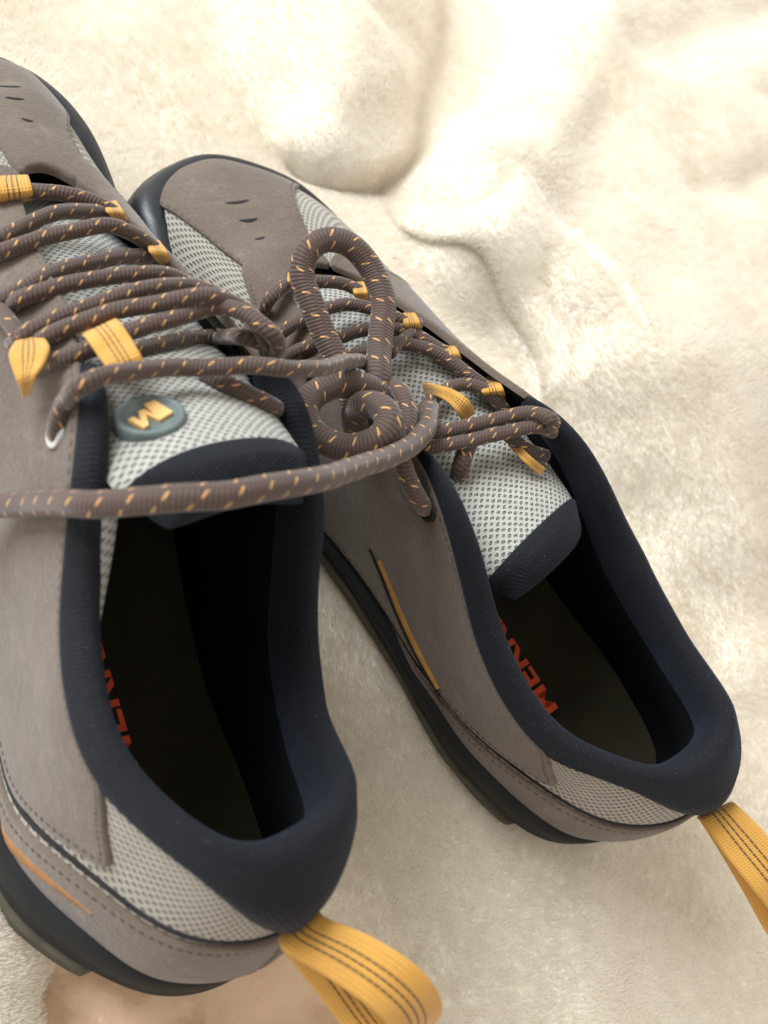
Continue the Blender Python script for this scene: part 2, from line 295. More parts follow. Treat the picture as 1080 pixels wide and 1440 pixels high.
class Shoe:
    def __init__(s, side, root):
        s.side = side; s.sx = 1 if side == 'R' else -1; s.root = root; s.W = WARP[side]
    def place(s, V):
        V = np.array(V, float); V[:, 0] *= s.sx
        if s.W is not None:
            P, w, aff = s.W
            d = np.linalg.norm(V[:, None] - P[None], axis=2)
            V = V + d @ w + np.c_[np.ones(len(V)), V] @ aff
        return V
    def add(s, name, V, F, mat, uv=None, parent=None, smooth=True, raw=False):
        V = np.asarray(V, float) if raw else s.place(V)
        if s.sx < 0 and not raw:
            F = [tuple(f)[::-1] for f in F]
            if isinstance(uv, tuple):
                arr = np.array(uv[0]); o = []; k = 0
                for f in F: o.append(arr[k:k + len(f)][::-1]); k += len(f)
                uv = (np.vstack(o),)
        return make_obj(name, V, F, mat, parent or s.root, uv, smooth)
    def panel(s, name, poly, mat, h=.0014, base=0., edge=.0012, parent=None, closed_spline=True, gu=.085, gv=.13, stitch=.0026):
        """a piece of material laid on the last: outline in (u,v), thickness h, rounded edge"""
        K = np.array([KU, KV])
        B = spline(np.array(poly) * K, .0018, True) if closed_spline else resample(np.array(poly) * K, 200, True)
        area = .5 * np.sum(B[:, 0] * np.roll(B[:, 1], -1) - np.roll(B[:, 0], -1) * B[:, 1])
        if area < 0: B = B[::-1]
        nb = len(B)
        lo, hi = B.min(0), B.max(0)
        g = np.stack(np.meshgrid(np.arange(lo[0], hi[0], gu * KU), np.arange(lo[1], hi[1], gv * KV), indexing='ij'), -1).reshape(-1, 2)
        T = np.roll(B, -1, 0) - np.roll(B, 1, 0); T /= np.linalg.norm(T, axis=1)[:, None]; Nn = np.c_[-T[:, 1], T[:, 0]]
        inset = B + Nn * edge * .5; inset2 = B + Nn * edge * 1.1
        pts = np.vstack([inset, inset2, g])
        A, Bn = B, np.roll(B, -1, 0)
        def inside(p):
            x, y = p[:, 0:1], p[:, 1:2]; c = (A[None, :, 1] > y) != (Bn[None, :, 1] > y)
            xi = (Bn[:, 0] - A[:, 0]) * (y - A[:, 1]) / (Bn[:, 1] - A[:, 1] + 1e-15) + A[:, 0]
            return (np.sum(c & (x < xi), 1) % 2) == 1
        def dist(p):
            out = np.empty(len(p))
            for k in range(0, len(p), 2000):
                q = p[k:k + 2000]; ab = Bn - A
                t = np.clip(np.sum((q[:, None] - A) * ab, 2) / (np.sum(ab * ab, 1) + 1e-15), 0, 1)
                out[k:k + 2000] = np.linalg.norm(q[:, None] - (A + t[..., None] * ab), axis=2).min(1)
            return out
        pts = pts[inside(pts)]; d = dist(pts); k = d > edge * .38; pts, d = pts[k], d[k]
        allp = np.vstack([B, pts]); D = np.r_[np.zeros(nb), d]
        vs, es, fs, ov, oe, of = delaunay_2d_cdt([Vector(p) for p in allp], [], [list(range(nb))], 1, 1e-7)
        vs = np.array([list(v) for v in vs]); src = [o[0] if o else 0 for o in ov]; D = D[src]
        t = np.clip(D / edge, 0, 1); hh = base + h * (.35 + .65 * np.sqrt(1 - (1 - t) ** 2))
        V = SO(vs / K, hh); F = [tuple(f) for f in fs]; UV = vs
        # which ids are the boundary, in order
        inv = {}
        for i, o in enumerate(ov):
            for q in o: inv[q] = i
        ring = [inv[i] for i in range(nb)]
        low = SO(vs[ring] / K, np.full(nb, base - .0012)); n0 = len(V)
        V = np.vstack([V, low]); UV = np.vstack([UV, vs[ring]])
        for i in range(nb):
            j = (i + 1) % nb
            F.append((ring[j], ring[i], n0 + i, n0 + j))
        ob = s.add(name, V, F, mat, UV, parent)
        if stitch:                                          # a row of thread just inside the cut edge
            L = spline((B + Nn * stitch)[::2], .0030, True); d2 = np.linalg.norm(L[:, None] - B[None], axis=2).min(1); n = len(L); VS, FS = [], []
            T2 = np.roll(L, -1, 0) - L; T2 /= np.linalg.norm(T2, axis=1)[:, None] + 1e-9; N2 = np.c_[-T2[:, 1], T2[:, 0]]
            uq = L / K; idx = [i for i in range(n) if d2[i] > stitch * .94 and not (6.2 < uq[i, 0] < 9.8 and uq[i, 1] > 2.9)]
            if idx:
                L, T2, N2 = L[idx], T2[idx], N2[idx]
                prof = [(-.0010, -.00018, -.0003), (-.0010, .00018, -.0003), (-.0006, -.00028, .00022), (-.0006, .00028, .00022), (.0006, -.00028, .00022), (.0006, .00028, .00022), (.0010, -.00018, -.0003), (.0010, .00018, -.0003)]
                VS = np.stack([SO((L + T2 * a + N2 * b) / K, np.full(len(L), base + h + c)) for a, b, c in prof], 1).reshape(-1, 3)
                for i in range(len(L)): FS += [(8 * i, 8 * i + 2, 8 * i + 3, 8 * i + 1), (8 * i + 2, 8 * i + 4, 8 * i + 5, 8 * i + 3), (8 * i + 4, 8 * i + 6, 8 * i + 7, 8 * i + 5)]
                s.add('stitching', VS, FS, M['thread'], None, ob)['kind'] = 'stuff'
        return ob
    def strip(s, name, line, width, mat, h=.0010, base=0., parent=None, taper=True):
        """narrow raised bead along a (u,v) line"""
        K = np.array([KU, KV]); C = spline(np.array(line) * K, .002) / K
        P = SO(C, np.full(len(C), base)); n = len(C)
        t = np.linspace(0, 1, n); w = width * (np.sin(np.pi * np.clip(t, .02, .98)) ** .45 if taper else np.ones(n))
        Tn = np.gradient(P, axis=0); Tn /= np.linalg.norm(Tn, axis=1)[:, None]; Nn = SN(C[:, 0], C[:, 1]); Bn = np.cross(Tn, Nn)
        prof = [(-1, -.9), (-.9, .35), (-.5, .9), (0, 1.), (.5, .9), (.9, .35), (1, -.9)]
        V = np.stack([P + Bn * (w * a / 2)[:, None] + Nn * (h * b) for a, b in prof], 1).reshape(-1, 3)
        return s.add(name, V, grid_faces(n, 7), mat, None, parent)

def empty(name, label, cat, M4, group=None):
    o = bpy.data.objects.new(name, None); COL.objects.link(o); o.matrix_world = Matrix(M4)
    o['label'] = label; o['category'] = cat; o.empty_display_size = .05
    if group: o['group'] = group
    return o

POSE = {'R': [[0.985319, -0.127977, -0.113000, 0.084326], [0.127065, 0.991777, -0.015265, -0.016913], [0.114024, 0.000683, 0.993478, -0.007882], [0.000000, 0.000000, 0.000000, 1.000000]], 'L': [[0.985319, 0.127977, 0.113000, -0.084326], [-0.130509, 0.991330, 0.015265, 0.016913], [-0.110067, -0.029789, 0.993478, 0.007882], [0.000000, 0.000000, 0.000000, 1.000000]]}
def ribbon(C, W, th, step=.0022):
    """strap along C with half-width vectors W (same length), thickness th; uv = metres along, 0..1 across"""
    C = np.array(C, float); W = np.array(W, float); n = len(C); tt = np.linspace(0, n - 1, (n - 1) * 14 + 1)
    C = cr(C, tt); W = cr(W, tt); n = len(C)
    T = np.gradient(C, axis=0); T /= np.linalg.norm(T, axis=1)[:, None]; N = np.cross(T, W); N /= np.linalg.norm(N, axis=1)[:, None]
    s = np.r_[0, np.cumsum(np.linalg.norm(np.diff(C, axis=0), axis=1))]
    prof = [(-1, 0), (-.97, .8), (-.8, 1.), (-.4, 1.), (0, 1.), (.4, 1.), (.8, 1.), (.97, .8), (1, 0), (.97, -.8), (.8, -1.), (.4, -1), (0, -1.), (-.4, -1), (-.8, -1.), (-.97, -.8)]
    V = np.stack([C + W * a + N * (b * th / 2) for a, b in prof], 1).reshape(-1, 3); k = len(prof); F = []; U = []
    for i in range(n - 1):
        for j in range(k):
            j2 = (j + 1) % k; F.append((i * k + j, i * k + j2, (i + 1) * k + j2, (i + 1) * k + j))
            U += [(s[i], prof[j][0] / 2 + .5), (s[i], prof[j2][0] / 2 + .5), (s[i + 1], prof[j2][0] / 2 + .5), (s[i + 1], prof[j][0] / 2 + .5)]
    return V, F, (np.array(U),)
LOOP = {}
LOOP['L'] = ([(0.0020,-0.0013,0.0819),(0.0015,-0.0041,0.0852),(0.0067,-0.0118,0.0919),(0.0126,-0.0208,0.0959),(0.0183,-0.0286,0.0936),(0.0231,-0.0347,0.0852),(0.0242,-0.0379,0.0742),(0.0206,-0.0334,0.0683),(0.0133,-0.0175,0.0709),(0.0049,-0.0044,0.0771)],
 [(0.0044,0.0016,0.0042),(0.0051,0.0017,0.0041),(0.0053,0.0024,0.0045),(0.0055,0.0024,0.0047),(0.0055,0.0021,0.0045),(0.0060,0.0013,0.0040),(0.0059,0.0005,0.0036),(0.0060,-0.0012,0.0024),(0.0059,0.0002,0.0028),(0.0051,0.0013,0.0040)])
LOOP['R'] = ([(0.0042,-0.0037,0.0846),(0.0028,-0.0054,0.0882),(0.0030,-0.0165,0.0903),(0.0050,-0.0314,0.0900),(0.0095,-0.0467,0.0841),(0.0124,-0.0562,0.0753),(0.0128,-0.0545,0.0684),(0.0127,-0.0362,0.0707),(0.0101,-0.0180,0.0762),(0.0070,-0.0059,0.0812)],
 [(0.0057,-0.0010,0.0029),(0.0058,-0.0007,0.0030),(0.0065,0.0001,0.0035),(0.0070,-0.0005,0.0031),(0.0065,-0.0005,0.0034),(0.0064,-0.0011,0.0033),(0.0061,-0.0015,0.0025),(0.0061,-0.0001,0.0027),(0.0061,-0.0001,0.0027),(0.0059,-0.0008,0.0030)])
TEXT_AT = {'R': (.0025, .047, .0375), 'L': (-.0085, .054, .0375)}

U_LAT, U_MED = 4.55, 11.45          # where the collar meets the eyestay on either side
def build_shoe(side, label):
    root = empty('hiking_shoe', label, 'shoe', POSE[side], 'pair of hiking shoes on the blanket')
    s = Shoe(side, root)
    # --- base upper (mesh fabric), a closed shell with thickness
    nu, nv = 160, 26
    uu = np.linspace(0, 16, nu, endpoint=False); vv = np.linspace(-.15, 3.93, nv)
    G = np.stack(np.meshgrid(uu, vv, indexing='ij'), -1).reshape(-1, 2)
    V = SO(G, np.zeros(len(G))); F = grid_faces(nu, nv, True)
    perc = np.c_[G[:, 0] * KU, G[:, 1] * KV]
    Fu = []; Uc = []
    for f in F:
        c = perc[list(f)].copy()
        if c[:, 0].max() - c[:, 0].min() > .3: c[c[:, 0] < .3, 0] += 16 * KU
        Fu.append(f); Uc.append(c)
    s.add('mesh_upper', V, Fu, M['mesh'], (np.vstack(Uc),))
    # --- suede overlays
    def lat(u): return u
    def med(u): return 16 - u
    for mir in (lat, med):
        is_lat = mir is lat
        fr = [(6.9, 3.0), (7.15, 3.97)] if not is_lat else [(6.75, 3.2), (7.15, 3.97)]
        q = [(mir(u), v) for u, v in [(6.3, 3.97), (5.3, 3.97), (4.55, 3.97), (4.05, 3.96), (3.5, 3.90), (3.0, 3.87), (2.4, 3.86), (1.98, 3.86), (1.80, 3.4), (1.66, 2.6), (1.56, 2.0),
                                      (1.78, 1.66), (2.1, 1.36), (2.45, 1.02), (2.8, .76), (3.4, .50), (4.2, .25), (4.9, .0), (5.5, -.1), (5.72, .8), (5.78, 1.9), (6.15, 2.6)] + fr]
        s.panel('side_panel', q, M['suede'], .0017)
        q2 = [(mir(u), v) for u, v in [(4.3, -.12), (3.9, .06), (3.4, .24), (2.8, .50), (2.45, .80), (2.1, 1.10), (1.6, 1.45), (1.25, 1.64), (.8, 1.90), (.3, 2.18), (.03, 2.25), (.03, 1.2), (.03, -.12), (1., -.12), (2., -.12), (3., -.12)]]
        s.panel('heel_panel', q2, M['suede'], .0013)
        s.strip('seam', [(mir(u), v) for u, v in [(.05, 2.36), (.3, 2.29), (.8, 2.01), (1.25, 1.75), (1.6, 1.57), (2.1, 1.23), (2.45, .93), (2.8, .63), (3.4, .37), (4.0, .17)]], .0024, M['seam'], .0007)
        if not is_lat:
            s.strip('gold_accent', [(mir(u), v) for u, v in [(2.72, .98), (3.0, .98), (3.4, 1.1), (3.85, 1.42)]], .0034, M['gold'], .0024, .0008)
            s.strip('accent_groove', [(mir(u), v) for u, v in [(2.66, .86), (3.0, .84), (3.4, .94), (3.95, 1.36)]], .0026, M['seam'], .0022, .0006)
        else:
            s.strip('orange_accent', [(mir(u), v) for u, v in [(1.5, 1.08), (2.0, .74), (2.5, .36), (3.1, .12)]], .0052, M['orange'], .0007, .0009)
    tc = [(6.95, .9), (7.4, .70), (8, .65), (8.6, .70), (9.05, .95), (9.08, 1.7), (9.10, 2.4), (9.2, 3.0), (9.15, 3.5), (8.9, 3.92), (8.4, 3.97), (7.6, 3.97), (7.2, 3.92), (7.28, 3.3), (7.2, 2.5), (7.1, 1.7)]
    cap = s.panel('toe_cap', tc, M['suede'], .0017)
    for k, (u0, v0, w) in enumerate([(8.08, 2.0, .17), (8.1, 2.38, .15), (8.22, 2.88, .10)]):
        s.strip('perforation', [(u0 - w * 1.2, v0), (u0, v0 + .02), (u0 + w * 1.2, v0)], .0022, M['seam'], .00035, .0015, cap)
    # --- toe bumper: thick rubber round the toe
    bu = np.linspace(5.9, 10.5, 100); tt = (bu - 8) / 2.1; top = np.interp(bu, [5.9, 6.4, 7.0, 7.6, 8.4, 8.9, 9.3, 9.7, 10.1, 10.5], [.15, .55, .95, 1.0, .88, 1.15, 1.28, 1.2, .75, .15]); fat = 1 + .9 * np.exp(-((bu - 9.35) / .55) ** 2)
    prof = [(-.9, .0030), (-.6, .0042), (-.1, .0046), (.3, .0044), (.65, .0040), (.88, .0032), (1., .0016), (1.02, -.001)]
    V = []; 
    for u, tp, ft in zip(bu, top, fat):
        for p, hh in prof:
            vv_ = p * tp if p > 0 else p * .8
            V.append(SO([(u, max(vv_, -.55))], [hh * (ft if p < .9 else 1.)])[0])
    s.add('toe_bumper', V, grid_faces(len(bu), len(prof)), M['bumper'], None)
    # --- midsole and outsole, lofted from the feather line
    uu = np.linspace(0, 16, 200, endpoint=False); C0 = S(uu, np.zeros(200)); cen = np.array([0, .15, 0])
    T = np.roll(C0, -1, 0) - np.roll(C0, 1, 0); T[:, 2] = 0; T /= np.linalg.norm(T, axis=1)[:, None]; Nn = np.c_[T[:, 1], -T[:, 0], np.zeros(200)]
    def ring(off, zf): 
        Q = C0 + Nn * np.reshape(off, (-1, 1)); Q[:, 2] = zf if np.isscalar(zf) else zf; return Q
    toe_spring = .012 * np.clip((C0[:, 1] - .20) / .1, 0, 1) ** 2 + .004 * np.clip((.03 - C0[:, 1]) / .03, 0, 1) ** 2
    hup = .008 * np.clip((.14 - C0[:, 1]) / .07, 0, 1)
    lev = [(-.004, C0[:, 2] + .004 + hup), (.0030, C0[:, 2] + .003 + hup), (.0044, C0[:, 2] + .001 + hup), (.0044, C0[:, 2] - .001), (.0032, C0[:, 2] - .004), (.0040, .0125 + toe_spring), (.0030, .0095 + toe_spring), (-.004, .008 + toe_spring)]
    V = np.stack([ring(*x) for x in lev], 1).reshape(-1, 3)
    s.add('midsole', V, [f[::-1] for f in grid_faces(200, len(lev), True)], M['midsole'])
    tuck = .013 * np.clip((.022 - C0[:, 1]) / .006, 0, 1)
    wav = .0022 * (np.sin(uu * np.pi * 2 * 1.5) > .1)
    lev = [(-.002 - tuck, .0105 + toe_spring), (.0048 - tuck, .0095 + toe_spring + wav), (.0052 - tuck, .0075 + toe_spring), (.0046 - tuck, .002 + toe_spring), (.003 - tuck, .0002 + toe_spring), (-.010 - tuck * .3, .0 + toe_spring)]
    V = np.stack([ring(*x) for x in lev], 1).reshape(-1, 3)
    F = [f[::-1] for f in grid_faces(200, len(lev), True)] + [tuple(i * len(lev) + len(lev) - 1 for i in range(200))]
    osole = s.add('outsole', V, F, M['outsole'])
    # --- collar: padded roll over the top edge, then the inner wall down to the insole
    n = 150; cu = np.linspace(U_LAT, U_MED - 16, n)        # from lateral front round the heel to the medial front
    t = np.linspace(0, 1, n); heel = np.exp(-((cu) / .85) ** 2); endf = np.clip(np.minimum(t, 1 - t) / .11, 0, 1) ** .6
    E = S(cu, np.full(n, 4.0)); Nh = SN(cu, np.full(n, 3.0)); Nh[:, 2] = 0; Nh /= np.linalg.norm(Nh, axis=1)[:, None]
    vb = np.interp(np.abs(cu), [0, .25, .6, .95, 1.35, 1.85, 2.8, 3.6, 4.2, 4.6], [2.42, 2.55, 3.1, 3.72, 3.80, 3.70, 3.66, 3.75, 3.88, 3.94]); vb = np.convolve(np.pad(vb, 4, 'edge'), np.ones(9) / 9, 'valid'); blg = .45 + .55 * heel                            # how far the padding comes down outside
    rows = []
    def outer(f, h): return SO(np.c_[cu, vb + (4 - vb) * f], h * (.35 + .65 * endf))
    rows += [outer(0, np.full(n, -.0006)), outer(.02, np.full(n, .0016)), outer(.18, (.0030 + .0012 * heel) * blg), outer(.5, (.0042 + .002 * heel) * blg), outer(.85, (.0040 + .002 * heel) * blg)]
    th = (.0078 + .003 * heel) * (.40 + .60 * endf)
    Z = np.array([0, 0, 1.])
    top = E + Z * (.0035 * endf)[:, None]
    for a, b, c in [(.10, .0032, 0), (.32, .0046, 0), (.6, .0044, 0), (.86, .0016, 0), (1.02, -.004, 0), (1.08, -.011, 0), (1.04, -.016, 0)]:
        rows.append(top - Nh * (th * a)[:, None] + Z * (b * (.3 + .7 * endf))[:, None])
    # inner wall follows the last at an inward offset
    V = np.stack(rows, 1).reshape(-1, 3); nr = len(rows)
    sU = np.r_[0, np.cumsum(np.linalg.norm(np.diff(E, axis=0), axis=1))]
    sV = np.r_[0, np.cumsum([np.linalg.norm(rows[k + 1] - rows[k], axis=1).mean() for k in range(nr - 1)])]
    UV = np.stack(np.meshgrid(sU, sV, indexing='ij'), -1).reshape(-1, 2)
    s.add('collar_lining', V, grid_faces(n, nr), M['lining'], UV)
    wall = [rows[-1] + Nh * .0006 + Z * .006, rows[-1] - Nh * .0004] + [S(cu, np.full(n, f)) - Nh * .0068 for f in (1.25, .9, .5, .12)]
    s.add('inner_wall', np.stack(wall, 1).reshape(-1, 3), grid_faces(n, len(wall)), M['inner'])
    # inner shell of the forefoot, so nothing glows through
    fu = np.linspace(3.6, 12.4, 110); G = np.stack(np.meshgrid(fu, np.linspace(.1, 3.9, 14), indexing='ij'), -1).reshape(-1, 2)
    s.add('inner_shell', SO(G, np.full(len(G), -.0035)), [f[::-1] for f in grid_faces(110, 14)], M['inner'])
    # insole
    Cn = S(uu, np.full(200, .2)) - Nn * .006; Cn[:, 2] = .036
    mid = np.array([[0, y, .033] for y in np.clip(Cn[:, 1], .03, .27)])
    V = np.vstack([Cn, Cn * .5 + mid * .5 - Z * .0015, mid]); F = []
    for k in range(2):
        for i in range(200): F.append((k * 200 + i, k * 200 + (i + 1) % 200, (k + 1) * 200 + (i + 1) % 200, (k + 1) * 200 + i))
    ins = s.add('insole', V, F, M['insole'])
    # --- tongue (each shoe's tongue sits differently, so its centre line is given per shoe)
    if side == 'R':
        cen = [(-.002, .244, .053), (.001, .214, .068), (.003, .178, .082), (.001, .150, .088), (-.002, .128, .093), (-.003, .109, .0978), (-.003, .1025, .0994)]
        half, skew, roll = .0235, .18, .0
    else:
        cen = [(.006, .262, .043), (.008, .232, .062), (.008, .195, .080), (.0065, .165, .094), (.003, .138, .110), (.0015, .1135, .1235), (.0015, .1045, .1265)]
        half, skew, roll = .0255, .05, .0
    nt = 64; g = np.linspace(0, 1, nt); C = cr(np.array(cen), g * 6)
    sl = np.gradient(C, axis=0); sl[:, 0] = 0; sl /= np.linalg.norm(sl, axis=1)[:, None]
    nrm = np.c_[np.zeros(nt), sl[:, 2], -sl[:, 1]]; nrm = np.where(nrm[:, 2:3] < 0, -nrm, nrm)
    wid = half * np.interp(g, [0, .25, .6, .8, .92, 1], [.75, 1.15, 1.28, 1.12, 1.03, .98]); thick = np.interp(g, [0, .5, .8, 1], [.002, .0035, .008, .010])
    xs = np.sin(np.linspace(-1, 1, 33) * np.pi / 2); ed = (1 - np.abs(xs) ** 5) ** .6
    sag = -.0085 * np.abs(xs) ** 2.2
    def trow(c, w, n_, top, sk, ax=None, ext=0.):
        Q = np.stack([c[0] + w * xs, c[1] + n_[1] * (sag + top * ed) + sk * w * xs, c[2] + n_[2] * (sag + top * ed)], 1)
        return Q if ax is None else Q + (ext * (1 - np.abs(xs) ** 2.4))[:, None] * ax
    KB = int(nt * (.88 if side == 'R' else .86))                                     # the mesh stops here, the navy lip goes on
    rows = [trow(C[i], wid[i], nrm[i], thick[i] * .5, skew * g[i]) for i in range(KB + 2)]
    rows += [trow(C[i], wid[i], nrm[i], -thick[i] * .5, skew * g[i]) for i in range(KB + 1, -1, -1)]
    arc = np.r_[0, np.cumsum(np.linalg.norm(np.diff(C, axis=0), axis=1))]
    UV = np.array([(half * x, a_) for a_ in list(arc[:KB + 2]) + list(arc[:KB + 2])[::-1] for x in xs])
    F = grid_faces(len(rows), 33)
    tong = s.add('tongue', np.vstack(rows), F, M['tongue_mesh'], UV, raw=True)
    rows = []; e = nt - 1; R0 = thick[e] * .5 + .0024; dome = .003 if side == 'R' else .002
    for i in range(KB, nt):
        q = (i - KB) / (nt - 1 - KB); rows.append(trow(C[i], wid[i] * (1.015 - .10 * q ** 2), nrm[i], thick[i] * .5 + .0006 + .0030 * np.sin(np.pi * min(.5, .05 + q * .5)), skew * g[i], sl[e], dome * q ** 2))
    for a_ in np.linspace(.1, 1, 12) * np.pi:
        rows.append(trow(C[e] + sl[e] * (R0 * np.sin(a_) * .9), wid[e] * (.915 - .13 * np.sin(a_)), nrm[e], R0 * np.cos(a_), skew, sl[e], dome))
    for i in range(nt - 2, KB - 26, -2):
        q = max(0, (i - KB) / (nt - 1 - KB)); rows.append(trow(C[i], wid[i] * (1.0 - .085 * q ** 2), nrm[i], -(thick[i] * .5 + .0016), skew * g[i], sl[e], dome * q ** 2))
    UV = np.array([(half * x, k * .0018) for k in range(len(rows)) for x in xs])
    s.add('tongue_lip', np.vstack(rows), grid_faces(len(rows), 33), M['lining'], UV, tong, raw=True)
    # gusset: the mesh fold joining the tongue's edge to the inside of the shoe
    if side == 'L':
        gl = np.array([(-.0265, .1060, .112), (-.0285, .094, .100), (-.0305, .080, .082), (-.031, .070, .066)]); gl = spline(gl, .003)
        V = np.stack([gl + np.array([-.003, 0, 0]), gl + np.array([0, .001, .0015]), gl + np.array([.0035, .003, 0]), gl + np.array([.004, .006, -.003])], 1).reshape(-1, 3)
        s.add('tongue_gusset', V, grid_faces(len(gl), 4), M['tongue_mesh'], np.array([(j * .002, i * .003) for i in range(len(gl)) for j in range(4)]), tong, raw=True)
    if side == 'L':
        bc = np.array([-.0130, .1250, .1190]); bx = np.array([.93, .02, .30]); bn_ = np.array([-.22, .42, .88]); bn_ /= np.linalg.norm(bn_)
        bx -= bn_ * (bx @ bn_); bx /= np.linalg.norm(bx); by = np.cross(bn_, bx); BM = np.stack([bx, by, bn_], 1)
        a_ = np.linspace(0, 2 * np.pi, 40, endpoint=False); rows = []
        for r_, h_ in [(1.0, -.003), (1.0, .0012), (.96, .0020), (.88, .0023), (.80, .0020), (.76, .0012), (.3, .0012), (0, .0012)]:
            rows.append(bc + np.stack([np.cos(a_) * .0092 * r_, np.sin(a_) * .0080 * r_, np.full(40, h_)], 1) @ BM.T)
        V = np.vstack(rows); F = []
        for k in range(7):
            for i in range(40): F.append((k * 40 + i, k * 40 + (i + 1) % 40, (k + 1) * 40 + (i + 1) % 40, (k + 1) * 40 + i))
        badge = s.add('badge', V, F, M['badge'], None, tong, raw=True)
        # the slanted M: left stroke, zigzag, right stroke
        O = np.array([(205,235),(230,222),(252,258),(258,195),(285,190),(312,235),(292,157),(340,142),(388,237),(322,272),(282,225),(272,290),(247,302)], float)
        O = (O - [297, 222]) / 3.375 * .00021 * [1, -1]; O = O[::-1]
        top_ = np.c_[O, np.full(len(O), .0022)]; bot_ = np.c_[O, np.full(len(O), .0008)]; m_ = len(O)
        V = bc + np.vstack([top_, bot_]) @ BM.T; F = [tuple(range(m_))] + [(i, i + m_, (i + 1) % m_ + m_, (i + 1) % m_) for i in range(m_)]
        s.add('emblem', V, F, M['letter'], None, tong, smooth=False, raw=True)
    # --- print on the insole, running heel to toe
    ch, kern = ('MERRELL', .0125)
    fc = bpy.data.curves.new('print', 'FONT'); fc.body = ch; fc.size = .0135; fc.space_character = 1.0; fc.offset = .00035
    to = bpy.data.objects.new('print', fc); COL.objects.link(to); dg = bpy.context.evaluated_depsgraph_get(); me = to.evaluated_get(dg).to_mesh()
    tv = np.array([v.co[:] for v in me.vertices]); tf = [tuple(p_.vertices) for p_ in me.polygons]
    bpy.data.objects.remove(to); bpy.data.curves.remove(fc)
    tv[:, 0] -= tv[:, 0].min(); L_ = tv[:, 0].max(); k = .060 / L_
    x0, y0, z0 = TEXT_AT[side]
    V = np.stack([x0 - tv[:, 1] * .85, y0 + tv[:, 0] * k, np.full(len(tv), z0)], 1)
    s.add('lettering', V, tf, M['red'], None, ins, smooth=False, raw=True)
    # --- pull loop of yellow webbing at the heel
    V, F, UV = ribbon(LOOP[side][0], LOOP[side][1], .0011)
    s.add('pull_loop', V, F, M['web'], UV, raw=True)
    return s
RS = build_shoe('R', 'brown hiking shoe on the right with the upright tied lace bow')
LS = build_shoe('L', 'brown hiking shoe on the left, its tongue badge showing')
